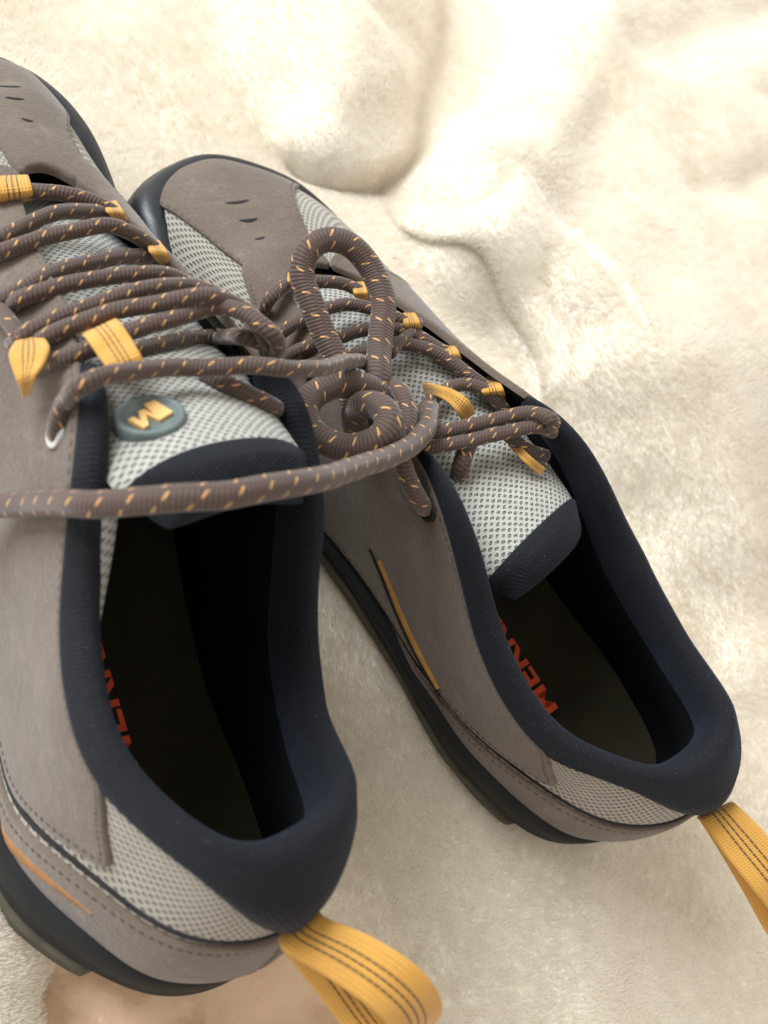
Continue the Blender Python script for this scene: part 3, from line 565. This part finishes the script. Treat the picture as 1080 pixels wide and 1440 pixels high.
LACES = [
('L', 0.0024, [(-0.0186,0.2353,0.0732),(-0.0154,0.2288,0.0802),(-0.0075,0.2248,0.0839),(0.0014,0.2228,0.0859),(0.0097,0.2200,0.0860),(0.0162,0.2178,0.0845),(0.0235,0.2225,0.0755)]),
('L', 0.0024, [(-0.0262,0.2047,0.0832),(-0.0237,0.2033,0.0885),(-0.0169,0.2068,0.0895),(-0.0072,0.2112,0.0894),(0.0016,0.2142,0.0883),(0.0098,0.2164,0.0862),(0.0162,0.2175,0.0828),(0.0214,0.2209,0.0759)]),
('L', 0.0024, [(-0.0276,0.1995,0.0840),(-0.0248,0.1987,0.0885),(-0.0174,0.1987,0.0929),(-0.0065,0.2000,0.0964),(0.0055,0.2013,0.0982),(0.0131,0.2008,0.0962),(0.0207,0.2001,0.0914),(0.0270,0.2021,0.0842)]),
('L', 0.0024, [(-0.0298,0.1845,0.0776),(-0.0291,0.1814,0.0885),(-0.0253,0.1808,0.0948),(-0.0163,0.1852,0.0962),(-0.0029,0.1902,0.0953),(0.0077,0.1934,0.0941),(0.0192,0.1969,0.0895),(0.0265,0.1998,0.0836)]),
('L', 0.0024, [(-0.0267,0.1797,0.0883),(-0.0254,0.1770,0.0973),(-0.0147,0.1772,0.1027),(-0.0035,0.1781,0.1047),(0.0081,0.1789,0.1061),(0.0163,0.1796,0.1041),(0.0230,0.1789,0.1009),(0.0322,0.1842,0.0898)]),
('L', 0.0024, [(-0.0311,0.1848,0.0836),(-0.0306,0.1771,0.0901),(-0.0306,0.1703,0.0944),(-0.0301,0.1639,0.0968),(-0.0281,0.1606,0.0943)]),
('L', 0.0024, [(-0.0297,0.1672,0.0890),(-0.0297,0.1640,0.0995),(-0.0235,0.1652,0.1025),(-0.0130,0.1672,0.1065),(-0.0049,0.1689,0.1094),(0.0058,0.1696,0.1125),(0.0184,0.1721,0.1097),(0.0240,0.1684,0.1109),(0.0352,0.1732,0.0981)]),
('L', 0.0024, [(-0.0276,0.1626,0.0946),(-0.0251,0.1591,0.1061),(-0.0170,0.1594,0.1120),(-0.0054,0.1592,0.1181),(0.0043,0.1586,0.1226),(0.0142,0.1580,0.1239),(0.0243,0.1556,0.1219),(0.0255,0.1481,0.1247),(0.0303,0.1476,0.1182),(0.0373,0.1516,0.1064)]),
('L', 0.0024, [(-0.0284,0.1537,0.0975),(-0.0258,0.1497,0.1100),(-0.0194,0.1499,0.1141),(-0.0106,0.1518,0.1175),(0.0005,0.1535,0.1206),(0.0148,0.1565,0.1214),(0.0207,0.1516,0.1264),(0.0244,0.1446,0.1287),(0.0284,0.1428,0.1250),(0.0379,0.1478,0.1101)]),
('L', 0.0024, [(-0.0044,0.1548,0.1036),(0.0103,0.1583,0.1018),(0.0299,0.1653,0.0940),(0.0251,0.1504,0.1163),(0.0317,0.1490,0.1146),(0.0417,0.1525,0.1032)]),
('L', 0.0024, [(-0.0306,0.1315,0.1030),(-0.0314,0.1322,0.1084),(-0.0305,0.1346,0.1133),(-0.0311,0.1320,0.1246),(-0.0243,0.1339,0.1264),(-0.0132,0.1366,0.1237),(-0.0017,0.1386,0.1211),(0.0073,0.1371,0.1232),(0.0159,0.1350,0.1263),(0.0249,0.1327,0.1287),(0.0407,0.1355,0.1231),(0.0635,0.1463,0.1069),(0.0827,0.1544,0.0935),(0.0978,0.1587,0.0802)]),
('L', 0.0024, [(0.0096,0.1411,0.1137),(0.0133,0.1349,0.1178),(0.0193,0.1307,0.1182),(0.0257,0.1287,0.1162),(0.0362,0.1316,0.1052)]),
('R', 0.0024, [(-0.0304,0.2229,0.0684),(-0.0301,0.2233,0.0784),(-0.0240,0.2255,0.0790),(-0.0155,0.2271,0.0761),(-0.0073,0.2229,0.0781),(0.0019,0.2186,0.0761),(0.0061,0.2135,0.0758),(0.0114,0.2118,0.0700)]),
('R', 0.0024, [(-0.0370,0.2084,0.0738),(-0.0354,0.2094,0.0822),(-0.0265,0.2105,0.0828),(-0.0123,0.2114,0.0794),(-0.0017,0.2085,0.0801),(0.0048,0.2008,0.0830),(0.0091,0.1929,0.0847),(0.0144,0.1909,0.0790)]),
('R', 0.0024, [(-0.0369,0.2025,0.0767),(-0.0316,0.2009,0.0837),(-0.0177,0.2000,0.0819),(-0.0058,0.1987,0.0816),(0.0020,0.1935,0.0851),(0.0072,0.1881,0.0869),(0.0114,0.1807,0.0879),(0.0154,0.1752,0.0868),(0.0200,0.1734,0.0821)]),
('R', 0.0024, [(-0.0362,0.1952,0.0818),(-0.0263,0.1911,0.0885),(-0.0125,0.1889,0.0889),(-0.0011,0.1866,0.0883),(0.0063,0.1800,0.0903),(0.0117,0.1699,0.0916),(0.0148,0.1627,0.0922),(0.0188,0.1554,0.0911)]),
('R', 0.0024, [(-0.0232,0.1600,0.0919),(-0.0117,0.1608,0.0921),(-0.0022,0.1631,0.0927),(0.0057,0.1632,0.0933),(0.0114,0.1602,0.0942),(0.0151,0.1541,0.0945),(0.0189,0.1475,0.0911)]),
('R', 0.0042, [(-0.0331,0.1704,0.0931),(-0.0315,0.1805,0.0967),(-0.0305,0.1943,0.0991),(-0.0298,0.2073,0.1016),(-0.0281,0.2173,0.1041),(-0.0229,0.2227,0.1071),(-0.0154,0.2230,0.1084),(-0.0080,0.2183,0.1075),(-0.0046,0.2093,0.1049),(-0.0067,0.1976,0.1030),(-0.0149,0.1862,0.1013),(-0.0243,0.1757,0.1021),(-0.0284,0.1668,0.0986)]),
('R', 0.0045, [(-0.0216,0.1644,0.0986),(-0.0310,0.1733,0.1034),(-0.0416,0.1778,0.1067),(-0.0516,0.1776,0.1070),(-0.0574,0.1723,0.1072),(-0.0580,0.1646,0.1084),(-0.0528,0.1568,0.1117),(-0.0453,0.1542,0.1166),(-0.0395,0.1576,0.1183),(-0.0376,0.1632,0.1160),(-0.0385,0.1670,0.1104),(-0.0378,0.1680,0.1005),(-0.0337,0.1668,0.0884)]),
('R', 0.0033, [(-0.0105,0.1590,0.0973),(-0.0254,0.1509,0.1102),(-0.0429,0.1467,0.1212),(-0.0649,0.1456,0.1353),(-0.0901,0.1447,0.1564),(-0.1064,0.1466,0.1644),(-0.1188,0.1499,0.1667),(-0.1285,0.1547,0.1643),(-0.1365,0.1613,0.1576),(-0.1419,0.1667,0.1512),(-0.1454,0.1748,0.1356),(-0.1507,0.1846,0.1161),(-0.1590,0.1911,0.1050)]),
('R', 0.0029, [(-0.0258,0.1590,0.1032),(-0.0344,0.1547,0.1113),(-0.0407,0.1487,0.1159),(-0.0428,0.1405,0.1144),(-0.0396,0.1331,0.1083),(-0.0326,0.1300,0.0969)]),
('R', 0.0024, [(-0.0277,0.1598,0.1022),(-0.0236,0.1534,0.1023),(-0.0108,0.1485,0.1037),(0.0039,0.1441,0.1058),(0.0127,0.1401,0.1106),(0.0157,0.1333,0.1145),(0.0189,0.1326,0.1042)]),
('R', 0.0024, [(-0.0304,0.1542,0.0994),(-0.0253,0.1482,0.1015),(-0.0114,0.1433,0.1036),(0.0026,0.1387,0.1066),(0.0129,0.1344,0.1086),(0.0203,0.1309,0.1051)]),
('R', 0.0030, [(-0.0024,0.1453,0.1027),(-0.0075,0.1417,0.1011),(-0.0114,0.1388,0.0993),(-0.0129,0.1362,0.0955),(-0.0103,0.1337,0.0850)]),
('R', 0.0024, [(0.0050,0.1419,0.1013),(0.0084,0.1360,0.1004),(0.0116,0.1308,0.0996),(0.0191,0.1259,0.0960)]),
('R', 0.0030, [(-0.0204,0.1728,0.0989),(-0.0231,0.1666,0.1066),(-0.0276,0.1577,0.1102),(-0.0339,0.1510,0.1097),(-0.0389,0.1498,0.1042)]),
('R', 0.0020, [(-0.0101,0.1827,0.0936),(-0.0028,0.1856,0.0918),(0.0055,0.1885,0.0884),(0.0128,0.1912,0.0868)]),
]
WEBS = [
('L', [(-0.0115,0.1616,0.1053),(-0.0181,0.1512,0.1199),(-0.0182,0.1437,0.1234),(-0.0176,0.1379,0.1247),(-0.0139,0.1379,0.1190)], [(0.0054,0.0024,0.0004),(0.0051,0.0023,0.0002),(0.0049,0.0018,0.0005),(0.0046,0.0013,0.0006),(0.0046,0.0010,0.0005)]),
('L', [(-0.0111,0.2258,0.0769),(-0.0139,0.2222,0.0844),(-0.0135,0.2264,0.0847),(-0.0102,0.2339,0.0787)], [(0.0056,0.0010,0.0006),(0.0057,0.0005,0.0010),(0.0057,0.0007,0.0005),(0.0054,0.0006,0.0002)]),
('L', [(-0.0288,0.1621,0.0994),(-0.0334,0.1531,0.1081),(-0.0351,0.1482,0.1093),(-0.0362,0.1446,0.1085),(-0.0346,0.1442,0.1010)], [(-0.0028,0.0007,-0.0026),(-0.0042,0.0010,-0.0030),(-0.0033,0.0008,-0.0028),(-0.0015,0.0007,-0.0027),(-0.0003,0.0006,-0.0016)]),
('L', [(0.0203,0.2265,0.0784),(0.0145,0.2141,0.0889),(0.0227,0.2191,0.0780)], [(0.0020,0.0004,0.0001),(0.0032,0.0005,-0.0006),(0.0025,0.0006,-0.0009)]),
('L', [(0.0248,0.2045,0.0875),(0.0201,0.1938,0.0960),(0.0271,0.1970,0.0860)], [(0.0027,0.0006,-0.0007),(0.0033,0.0002,-0.0006),(0.0034,0.0013,-0.0025)]),
('R', [(-0.0129,0.2316,0.0733),(-0.0191,0.2251,0.0817),(-0.0137,0.2261,0.0706)], [(0.0016,-0.0001,-0.0003),(0.0020,-0.0006,-0.0003),(0.0014,-0.0005,-0.0006)]),
('R', [(0.0113,0.2196,0.0702),(0.0030,0.2121,0.0801),(0.0087,0.2123,0.0696)], [(0.0018,-0.0007,0.0010),(0.0023,-0.0012,0.0004),(0.0022,-0.0011,-0.0002)]),
('R', [(0.0170,0.1985,0.0782),(0.0069,0.1906,0.0906),(0.0135,0.1904,0.0795)], [(0.0022,-0.0004,0.0002),(0.0026,-0.0013,0.0008),(0.0031,-0.0009,-0.0007)]),
('R', [(0.0209,0.1815,0.0810),(0.0112,0.1741,0.0929),(0.0184,0.1730,0.0821)], [(0.0025,-0.0004,0.0004),(0.0031,-0.0016,0.0012),(0.0029,-0.0014,0.0005)]),
('R', [(0.0256,0.1621,0.0849),(0.0147,0.1549,0.0975),(0.0221,0.1527,0.0868)], [(0.0026,-0.0006,0.0006),(0.0031,-0.0017,0.0014),(0.0034,-0.0013,-0.0002)]),
('R', [(-0.0010,0.1684,0.0868),(-0.0043,0.1638,0.0970),(-0.0027,0.1585,0.1001),(-0.0016,0.1543,0.1006),(0.0006,0.1507,0.0971)], [(-0.0007,-0.0022,-0.0004),(-0.0007,-0.0021,-0.0003),(-0.0019,-0.0020,-0.0005),(-0.0025,-0.0008,-0.0013),(-0.0027,-0.0001,-0.0007)]),
('R', [(0.0090,0.1359,0.0977),(0.0068,0.1281,0.1027),(0.0116,0.1219,0.0994)], [(-0.0015,-0.0002,-0.0005),(-0.0014,-0.0004,-0.0004),(-0.0014,-0.0005,-0.0005)]),
]
EYELETS = [('R', (-0.0353,0.1301,0.1019), (-0.983,0.161,0.084)), ('L', (-0.0312,0.1314,0.1044), (-0.953,0.223,0.203)), ]

for side_, rad_, pts_ in LACES:
    sh_ = RS if side_ == 'R' else LS
    C_ = spline(np.array(pts_), .0016)
    # soft unevenness of a worn cord
    k_ = rng.normal(0, 1, (len(C_), 3)); w_ = np.hanning(15); w_ /= w_.sum()
    for a_ in range(3): C_[:, a_] += np.convolve(np.r_[k_[:, a_], np.zeros(20)], w_, 'same')[:len(C_)] * .0006
    V_, F_, U_ = tube(C_, rad_, 14)
    sh_.add('lace', V_, F_, M['lace'], U_, raw=True)
for side_, p_, n_ in EYELETS:
    n_ = np.array(n_); x_ = np.cross(n_, [0, 1, .2]); x_ /= np.linalg.norm(x_); y_ = np.cross(n_, x_); a_ = np.linspace(0, 2 * np.pi, 25)[:-1]
    c_ = np.array(p_) + np.outer(np.cos(a_), x_) * .0036 + np.outer(np.sin(a_), y_) * .0036
    V_ = np.concatenate([c_ + (np.outer(np.cos(a_), x_) + np.outer(np.sin(a_), y_)) * (.0011 * math.cos(b_)) + n_ * (.0011 * math.sin(b_)) for b_ in np.linspace(0, 2 * np.pi, 9)[:-1]])
    F_ = [(k_ * 24 + i_, k_ * 24 + (i_ + 1) % 24, (k_ + 1) % 8 * 24 + (i_ + 1) % 24, (k_ + 1) % 8 * 24 + i_) for k_ in range(8) for i_ in range(24)]
    (RS if side_ == 'R' else LS).add('eyelet', V_, F_, M['seam'] if side_ == 'R' else M['metal'], None, raw=True)
for side_, c_, w_ in WEBS:
    V_, F_, U_ = ribbon(c_, w_, .0012)
    (RS if side_ == 'R' else LS).add('lace_keeper', V_, F_, M['web'], U_, raw=True)
#REST

# ---------------------------------------------------------------- blanket
ROLL = [(0.1560,0.2868),(0.1520,0.2637),(0.1550,0.2450),(0.1618,0.2269),(0.1706,0.2086),(0.1778,0.1903),(0.1809,0.1740),(0.1768,0.1556),(0.1743,0.1315)]
HEAP = [(0.1567,0.2857),(0.1474,0.2662),(0.1378,0.2387),(0.1434,0.2186),(0.1537,0.1999),(0.1634,0.1827),(0.1660,0.1680),(0.1618,0.1501),(0.1729,0.1260),(0.1866,0.0764),(0.1917,0.0231),(0.1954,-0.0176),(0.3532,-0.0804),(1.2672,0.5681),(0.4062,0.5066),(0.2767,0.3619),(0.2211,0.3225),(0.1768,0.2959)]
LOBE = [(0.1515,0.4645),(0.1074,0.3705),(0.1011,0.3334),(0.1053,0.3106),(0.1172,0.2966),(0.1374,0.2882),(0.1576,0.2898),(0.1861,0.3080),(0.2110,0.3419),(0.2530,0.3927),(0.3114,0.4721)]
LOBE2 = [(0.1379,0.3689),(0.1195,0.3443),(0.1150,0.3156),(0.1330,0.3033),(0.1607,0.3150),(0.1793,0.3487),(0.1694,0.3718)]
FOLDS = [([(0.3359,0.3122),(0.4126,0.3272),(0.5168,0.3437)], -.010, .020), ([(0.2946,0.2223),(0.3488,0.2203),(0.4206,0.2318)], -.009, .012), ([(0.3969,0.2720),(0.4335,0.2730),(0.4749,0.2768)], -.008, .011),
 ([(0.1812,0.2109),(0.2298,0.2402),(0.2694,0.2753)], -.004, .018), ([(0.0806,-0.0210),(0.0684,-0.0499),(0.0486,-0.0835)], .006, .016), ([(0.2253,0.1432),(0.2320,0.1088),(0.2285,0.0623)], .006, .025),
 ([(0.1640,0.2429),(0.2235,0.2857),(0.2995,0.3455)], .010, .022), ([(0.0564,0.3730),(0.0736,0.3479),(0.0734,0.3162)], .005, .025)]
EDGE = [(-.60, -.5), (-.24, -.5), (-.155, -.12), (-.130, -.01), (-.120, .025), (-.103, .044), (-.070, .032), (-.040, .006), (-.022, -.030), (-.008, -.080), (.02, -.20), (.06, -.5), (2, -.5), (2, 2), (-.6, 2)]
def seg_dist(Q, A, B):
    ab = B - A; tt = np.clip(((Q - A) @ ab) / (ab @ ab + 1e-15), 0, 1); return np.linalg.norm(Q - (A + tt[:, None] * ab), axis=1)
def line_dist(Q, L, closed=False):
    L = np.array(L, float); L = np.vstack([L, L[:1]]) if closed else L
    return np.min([seg_dist(Q, L[i], L[i + 1]) for i in range(len(L) - 1)], 0)
def signed(Q, Pg, smooth=True):
    Pg = spline(np.array(Pg), .018, True) if smooth else np.array(Pg, float); A, B = Pg, np.roll(Pg, -1, 0); ins = np.zeros(len(Q), bool)
    for a, b in zip(A, B):
        c = (a[1] > Q[:, 1]) != (b[1] > Q[:, 1]); ins ^= c & (Q[:, 0] < (b[0] - a[0]) * (Q[:, 1] - a[1]) / (b[1] - a[1] + 1e-15) + a[0])
    d = line_dist(Q, Pg, True); return np.where(ins, d, -d)
def bulge(d, w):
    q = np.clip(d / w, 0, 1); return np.sqrt(np.clip(1 - (1 - q) ** 2, 0, 1)) * (.75 + .25 * q)
def wobble(Q, seed, lam, n=24):
    r = np.random.default_rng(seed); out = np.zeros(len(Q))
    for _ in range(n):
        k = 2 * np.pi / (lam * r.uniform(.6, 1.8)); a = r.uniform(0, 2 * np.pi); out += np.sin(k * (Q[:, 0] * np.cos(a) + Q[:, 1] * np.sin(a)) + r.uniform(0, 6.28))
    return out / np.sqrt(n)
def blanket_z(Q):
    def plane(side):
        m = np.array(POSE[side]); o = m @ np.array([0, .13, .0015, 1]); n = m[:3, 2]
        dz = -(n[0] * (Q[:, 0] - o[0]) + n[1] * (Q[:, 1] - o[1])) / n[2]
        r = np.hypot(Q[:, 0] - o[0], (Q[:, 1] - o[1]) * .5); return o[2] + dz * np.exp(-(r / .09) ** 4)
    w = .5 + .5 * np.tanh((Q[:, 0] + .01 - .02 * np.clip((Q[:, 1]) / .3, -1, 1)) / .022)
    z = plane('L') * (1 - w) + plane('R') * w
    dsh = np.minimum(line_dist(Q, [(.084, -.01), (.05, .26)]), line_dist(Q, [(-.084, .02), (-.045, .29)]))
    away = np.clip((dsh - .05) / .05, 0, 1); away = away * away * (3 - 2 * away)
    z += .0022 * wobble(Q, 3, .13) * (.15 + .85 * away)
    z += .0004 * wobble(Q, 5, .03) * (.3 + .7 * away)
    Qw = Q + np.c_[wobble(Q, 8, .06), wobble(Q, 9, .06)] * .0035
    dh = signed(Qw, HEAP); near = np.clip((Q[:, 1] - .02) / .12, 0, 1)
    z += (.012 + .036 * near) * bulge(dh - .010, .034) + .018 * np.clip((dh - .010) / .25, 0, 1)
    dl = signed(Qw, LOBE); z += .034 * bulge(dl, .060) * np.clip((.50 - Q[:, 1]) / .1, 0, 1)
    z += .010 * bulge(signed(Qw, LOBE2), .030)
    for L_, h_, w_ in FOLDS: z += h_ * np.exp(-(line_dist(Qw, L_) / w_) ** 2)
    return z, signed(Q, EDGE, False)
gx, gy = np.arange(-.34, .92, .0040), np.arange(-.34, .72, .0040)
GX, GY = np.meshgrid(gx, gy, indexing='ij'); Q = np.stack([GX, GY], -1).reshape(-1, 2)
Zb, De = blanket_z(Q); ny = len(gy)
kb = np.exp(-.5 * (np.arange(-6, 7) * .004 / .0048) ** 2); kb /= kb.sum(); Zs_ = np.pad(Zb.reshape(len(gx), ny), 6, 'edge')      # plush has no sharp folds
Zs_ = sum(w_ * Zs_[i:i + len(gx)] for i, w_ in enumerate(kb)); Zs_ = sum(w_ * Zs_[:, i:i + ny] for i, w_ in enumerate(kb))
Zb = Zs_.ravel() - .024 * (1 - bulge(De, .030))
for L_, h_, w_ in (([(0.1172,0.2966),(0.1374,0.2882),(0.1540,0.2880)], .006, .006), ([(0.1115,0.3010),(0.1172,0.2966),(0.1270,0.2915)], .006, .006)):
    Zb -= h_ * np.exp(-(line_dist(Q + np.c_[wobble(Q, 8, .06), wobble(Q, 9, .06)] * .0035, L_) / w_) ** 2)        # tight creases
# the plush rolls over towards the right shoe along two folds
SH = np.zeros((len(Q), 2))
for Pg_, L_, a_ in ((LOBE, [(0.1110,0.3010),(0.1172,0.2966),(0.1374,0.2882),(0.1540,0.2880)], .010),):
    d_ = signed(Q, Pg_); g_ = np.stack(np.gradient(d_.reshape(len(gx), ny), .004), -1).reshape(-1, 2); m_ = np.exp(-(line_dist(Q, L_) / .022) ** 2)
    SH -= g_ * (a_ * m_ * np.exp(-((d_ - .012) / .011) ** 2))[:, None]
G_ = np.stack(np.gradient(De.reshape(len(gx), ny), .004), -1).reshape(-1, 2); rim = (De < 0) & (De > -.0062)
Q = Q + SH; Q[rim] -= G_[rim] * De[rim][:, None]; Zs = Zb.copy(); Zs[rim] -= .001
F = []; keep = (De > 0) | rim
for i in range(len(gx) - 1):
    k = i * ny + np.arange(ny - 1); ok = keep[k] & keep[k + ny] & keep[k + 1] & keep[k + ny + 1]
    F += [(a, a + ny, a + ny + 1, a + 1) for a in k[ok]]
used = np.unique(np.array(F)); remap = -np.ones(len(Q), int); remap[used] = np.arange(len(used))
VB = np.c_[Q, Zs][used]; FB = remap[np.array(F)]
def mat_fleece():
    s = NT('fleece'); n1 = s.noise(14, 4); n2 = s.noise(420, 3, .7)
    c = s.mix(s.ramp(n1, [(.35, 0.), (.68, 1.)]), lin('#f4ede0'), lin('#f8f3ea'))
    bn = s.bump(n2, .4, .0015)
    return s.set(Base_Color=c, Roughness=.95, Specular_IOR_Level=.15, Sheen_Weight=.3, Sheen_Roughness=.6, Normal=bn)
M['fleece'] = mat_fleece()
blanket = make_obj('blanket', VB, FB, M['fleece'])
blanket['label'] = 'cream plush fleece blanket lying in soft folds under both shoes'; blanket['category'] = 'blanket'
# the pile: short soft strands
Zg = Zb.reshape(len(gx), ny); Zgx, Zgy = np.gradient(Zg, .004); Dg = De.reshape(len(gx), ny)
def grid_at(A, Q_):
    fx = (Q_[:, 0] - gx[0]) / .004; fy = (Q_[:, 1] - gy[0]) / .004; i = np.clip(fx.astype(int), 0, len(gx) - 2); j = np.clip(fy.astype(int), 0, ny - 2); a = fx - i; b = fy - j
    return A[i, j] * (1 - a) * (1 - b) + A[i + 1, j] * a * (1 - b) + A[i, j + 1] * (1 - a) * b + A[i + 1, j + 1] * a * b
Qp = np.c_[rng.uniform(-.20, .86, 5200000), rng.uniform(-.28, .66, 5200000)]
Ci = np.linalg.inv(np.array(CAM_M)); pc = np.c_[Qp, np.zeros(len(Qp)), np.ones(len(Qp))] @ Ci.T     # keep the pile to the stretch of blanket around the shoes
sx_ = np.abs(pc[:, 0] / -pc[:, 2] * CAM_F / 540); sy_ = np.abs(pc[:, 1] / -pc[:, 2] * CAM_F / 720)
k = (pc[:, 2] < -.05) & (sx_ < 1.3) & (sy_ < 1.25) & (rng.uniform(0, 1, len(Qp)) < np.clip(.50 / -pc[:, 2], 0, 1) ** 1.3)
Qp = Qp[k][:1300000]; k = grid_at(Dg, Qp) > .001; Qp = Qp[k]; NS = len(Qp); zp = grid_at(Zg, Qp)
Nn = np.c_[-grid_at(Zgx, Qp), -grid_at(Zgy, Qp), np.ones(NS)]; Nn /= np.linalg.norm(Nn, axis=1)[:, None]
ang = 1.1 + .9 * wobble(Qp, 21, .16, 8) + .35 * wobble(Qp, 22, .035, 8)          # the nap lies in slowly turning directions
lean = np.c_[np.cos(ang), np.sin(ang), np.zeros(NS)] * (.58 + .14 * wobble(Qp, 23, .03, 8))[:, None] + rng.normal(0, .13, (NS, 3))
ln = .0025 * (1 + .06 * wobble(Qp, 25, .012, 10)) * rng.uniform(.75, 1.15, NS); ln = np.clip(ln, .0008, .004)
D1 = Nn + lean * .5; D1 /= np.linalg.norm(D1, axis=1)[:, None]; D2 = Nn * .8 + lean * 1.0; D2 /= np.linalg.norm(D2, axis=1)[:, None]
SHg = SH.reshape(len(gx), ny, 2); B0 = np.c_[Qp[:, 0] + grid_at(SHg[..., 0], Qp), Qp[:, 1] + grid_at(SHg[..., 1], Qp), zp - .0003]; B1 = B0 + D1 * (ln * .55)[:, None]; B2 = B1 + D2 * (ln * .55)[:, None]
# the turned-over fold beside the right shoe: a thick rolled edge lying on the lower layer
RL = spline(np.array(ROLL), .0025); RL += np.c_[wobble(RL, 41, .03, 8), wobble(RL, 42, .03, 8)] * .0010; nr_ = len(RL)
Tr = np.gradient(RL, axis=0); Tr /= np.linalg.norm(Tr, axis=1)[:, None]; Nr = np.c_[-Tr[:, 1], Tr[:, 0]]; Nr = Nr if Nr[nr_ // 2, 0] > 0 else -Nr
tp = np.clip(np.minimum(np.arange(nr_), np.arange(nr_)[::-1]) / (nr_ * .32), 0, 1); tp = tp * tp * (3 - 2 * tp)
prof = [(.030, .0000), (.014, .0008), (.003, .0022), (-.0028, .0056), (-.0046, .0100), (-.0032, .0148), (.0010, .0190), (.0080, .0228), (.0170, .0262), (.0280, .0290), (.0400, .0310), (.0530, .0300), (.0660, .0220)]
rowsF = []
for d_, z_ in prof:
    q_ = RL + Nr * d_; zb_ = grid_at(Zg, q_); z0_ = grid_at(Zg, RL - Nr * .004); w_ = np.clip((d_ - .006) / .05, 0, 1)
    own = z0_ + z_ * (.5 + .5 * tp); bl = np.clip((d_ - .008) / .022, 0, 1); bl = bl * bl * (3 - 2 * bl)
    lift = {.0170: .0022, .0280: .0016, .0400: -.0005, .0530: -.003, .0660: -.005}.get(d_, .0026)
    zz = own * (1 - bl) + (zb_ + lift) * bl; zz = zz * tp + (1 - tp) * (zb_ - .0035); rowsF.append(np.c_[q_, zz])
VF = np.stack(rowsF, 1)
tt_ = np.linspace(0, len(prof) - 1, 40); VF = np.stack([cr(VF[i], tt_) for i in range(nr_)])
fold = make_obj('fold', VF.reshape(-1, 3), grid_faces(nr_, 40), M['fleece'], blanket)
# strands on the fold
ns = 24000; fi = rng.uniform(0, nr_ - 1.001, ns); fj = rng.uniform(8, 38.99, ns); ii, jj = fi.astype(int), fj.astype(int); a_, b_ = (fi - ii)[:, None], (fj - jj)[:, None]
pF = VF[ii, jj] * (1 - a_) * (1 - b_) + VF[ii + 1, jj] * a_ * (1 - b_) + VF[ii, jj + 1] * (1 - a_) * b_ + VF[ii + 1, jj + 1] * a_ * b_
nF = np.cross(VF[ii + 1, jj] - VF[ii, jj], VF[ii, jj + 1] - VF[ii, jj]); nF /= np.linalg.norm(nF, axis=1)[:, None] + 1e-12
mid_ = nF[(jj > 25)][:, 2].mean(); nF = nF if mid_ > 0 else -nF
lF = rng.normal(0, .13, (ns, 3)) + np.array([.34, .62, 0]); eF = .0026 * rng.uniform(.7, 1.2, ns)[:, None]
C1 = pF + (nF + lF * .5) * eF * .55; C2 = C1 + (nF * .8 + lF) * eF * .55
B0 = np.vstack([B0, pF - nF * .0003]); B1 = np.vstack([B1, C1]); B2 = np.vstack([B2, C2]); NS += ns
hc = bpy.data.hair_curves.new('pile'); hc.add_curves([3] * NS)
hc.points.foreach_set('position', np.stack([B0, B1, B2], 1).astype(np.float32).ravel())
hc.points.foreach_set('radius', np.tile(np.array([.00010, .00009, .00004], np.float32), NS))
pm = NT('pile_fibre'); df = pm.n('ShaderNodeBsdfDiffuse'); tr = pm.n('ShaderNodeBsdfTranslucent'); mx = pm.n('ShaderNodeMixShader')
df.inputs['Color'].default_value = lin('#f8f3ea'); tr.inputs['Color'].default_value = lin('#f8f1e5'); mx.inputs[0].default_value = .45
pm.l(df.outputs[0], mx.inputs[1]); pm.l(tr.outputs[0], mx.inputs[2]); pm.l(mx.outputs[0], pm.out.inputs['Surface'])
hc.materials.append(pm.m)
pile = bpy.data.objects.new('pile', hc); COL.objects.link(pile); pile.parent = blanket; pile['kind'] = 'stuff'
# ---------------------------------------------------------------- tan leather seat showing beyond the blanket's edge
def leather_z(Q):
    z = -.018 + .003 * wobble(Q, 31, .16, 10) + .0022 * wobble(Q, 32, .022, 14)
    d = line_dist(Q, [(-.16, .10), (-.125, .0), (-.10, -.2)]); z -= .006 * np.exp(-(d / .005) ** 2)
    return z
lx, ly = np.arange(-.5, .25, .005), np.arange(-.45, .25, .005); GX, GY = np.meshgrid(lx, ly, indexing='ij'); Ql = np.stack([GX, GY], -1).reshape(-1, 2)
s_ = NT('tan_leather'); vor = s_.n('ShaderNodeTexVoronoi', Scale=420.); tc_ = s_.n('ShaderNodeTexCoord'); s_.l(tc_.outputs['Object'], vor.inputs['Vector'])
c_ = s_.mix(s_.ramp(s_.noise(9, 4), [(.3, 0.), (.7, 1.)]), lin('#d8b08c'), lin('#e8c6a6'))
M['leather'] = s_.set(Base_Color=c_, Roughness=.24, Specular_IOR_Level=.7, Normal=s_.bump(vor.outputs['Distance'], .2, .0005, s_.bump(s_.noise(30, 3), .3, .005)))
lo = make_obj('leather_seat', np.c_[Ql, leather_z(Ql)], grid_faces(len(lx), len(ly)), M['leather']); lo['kind'] = 'structure'
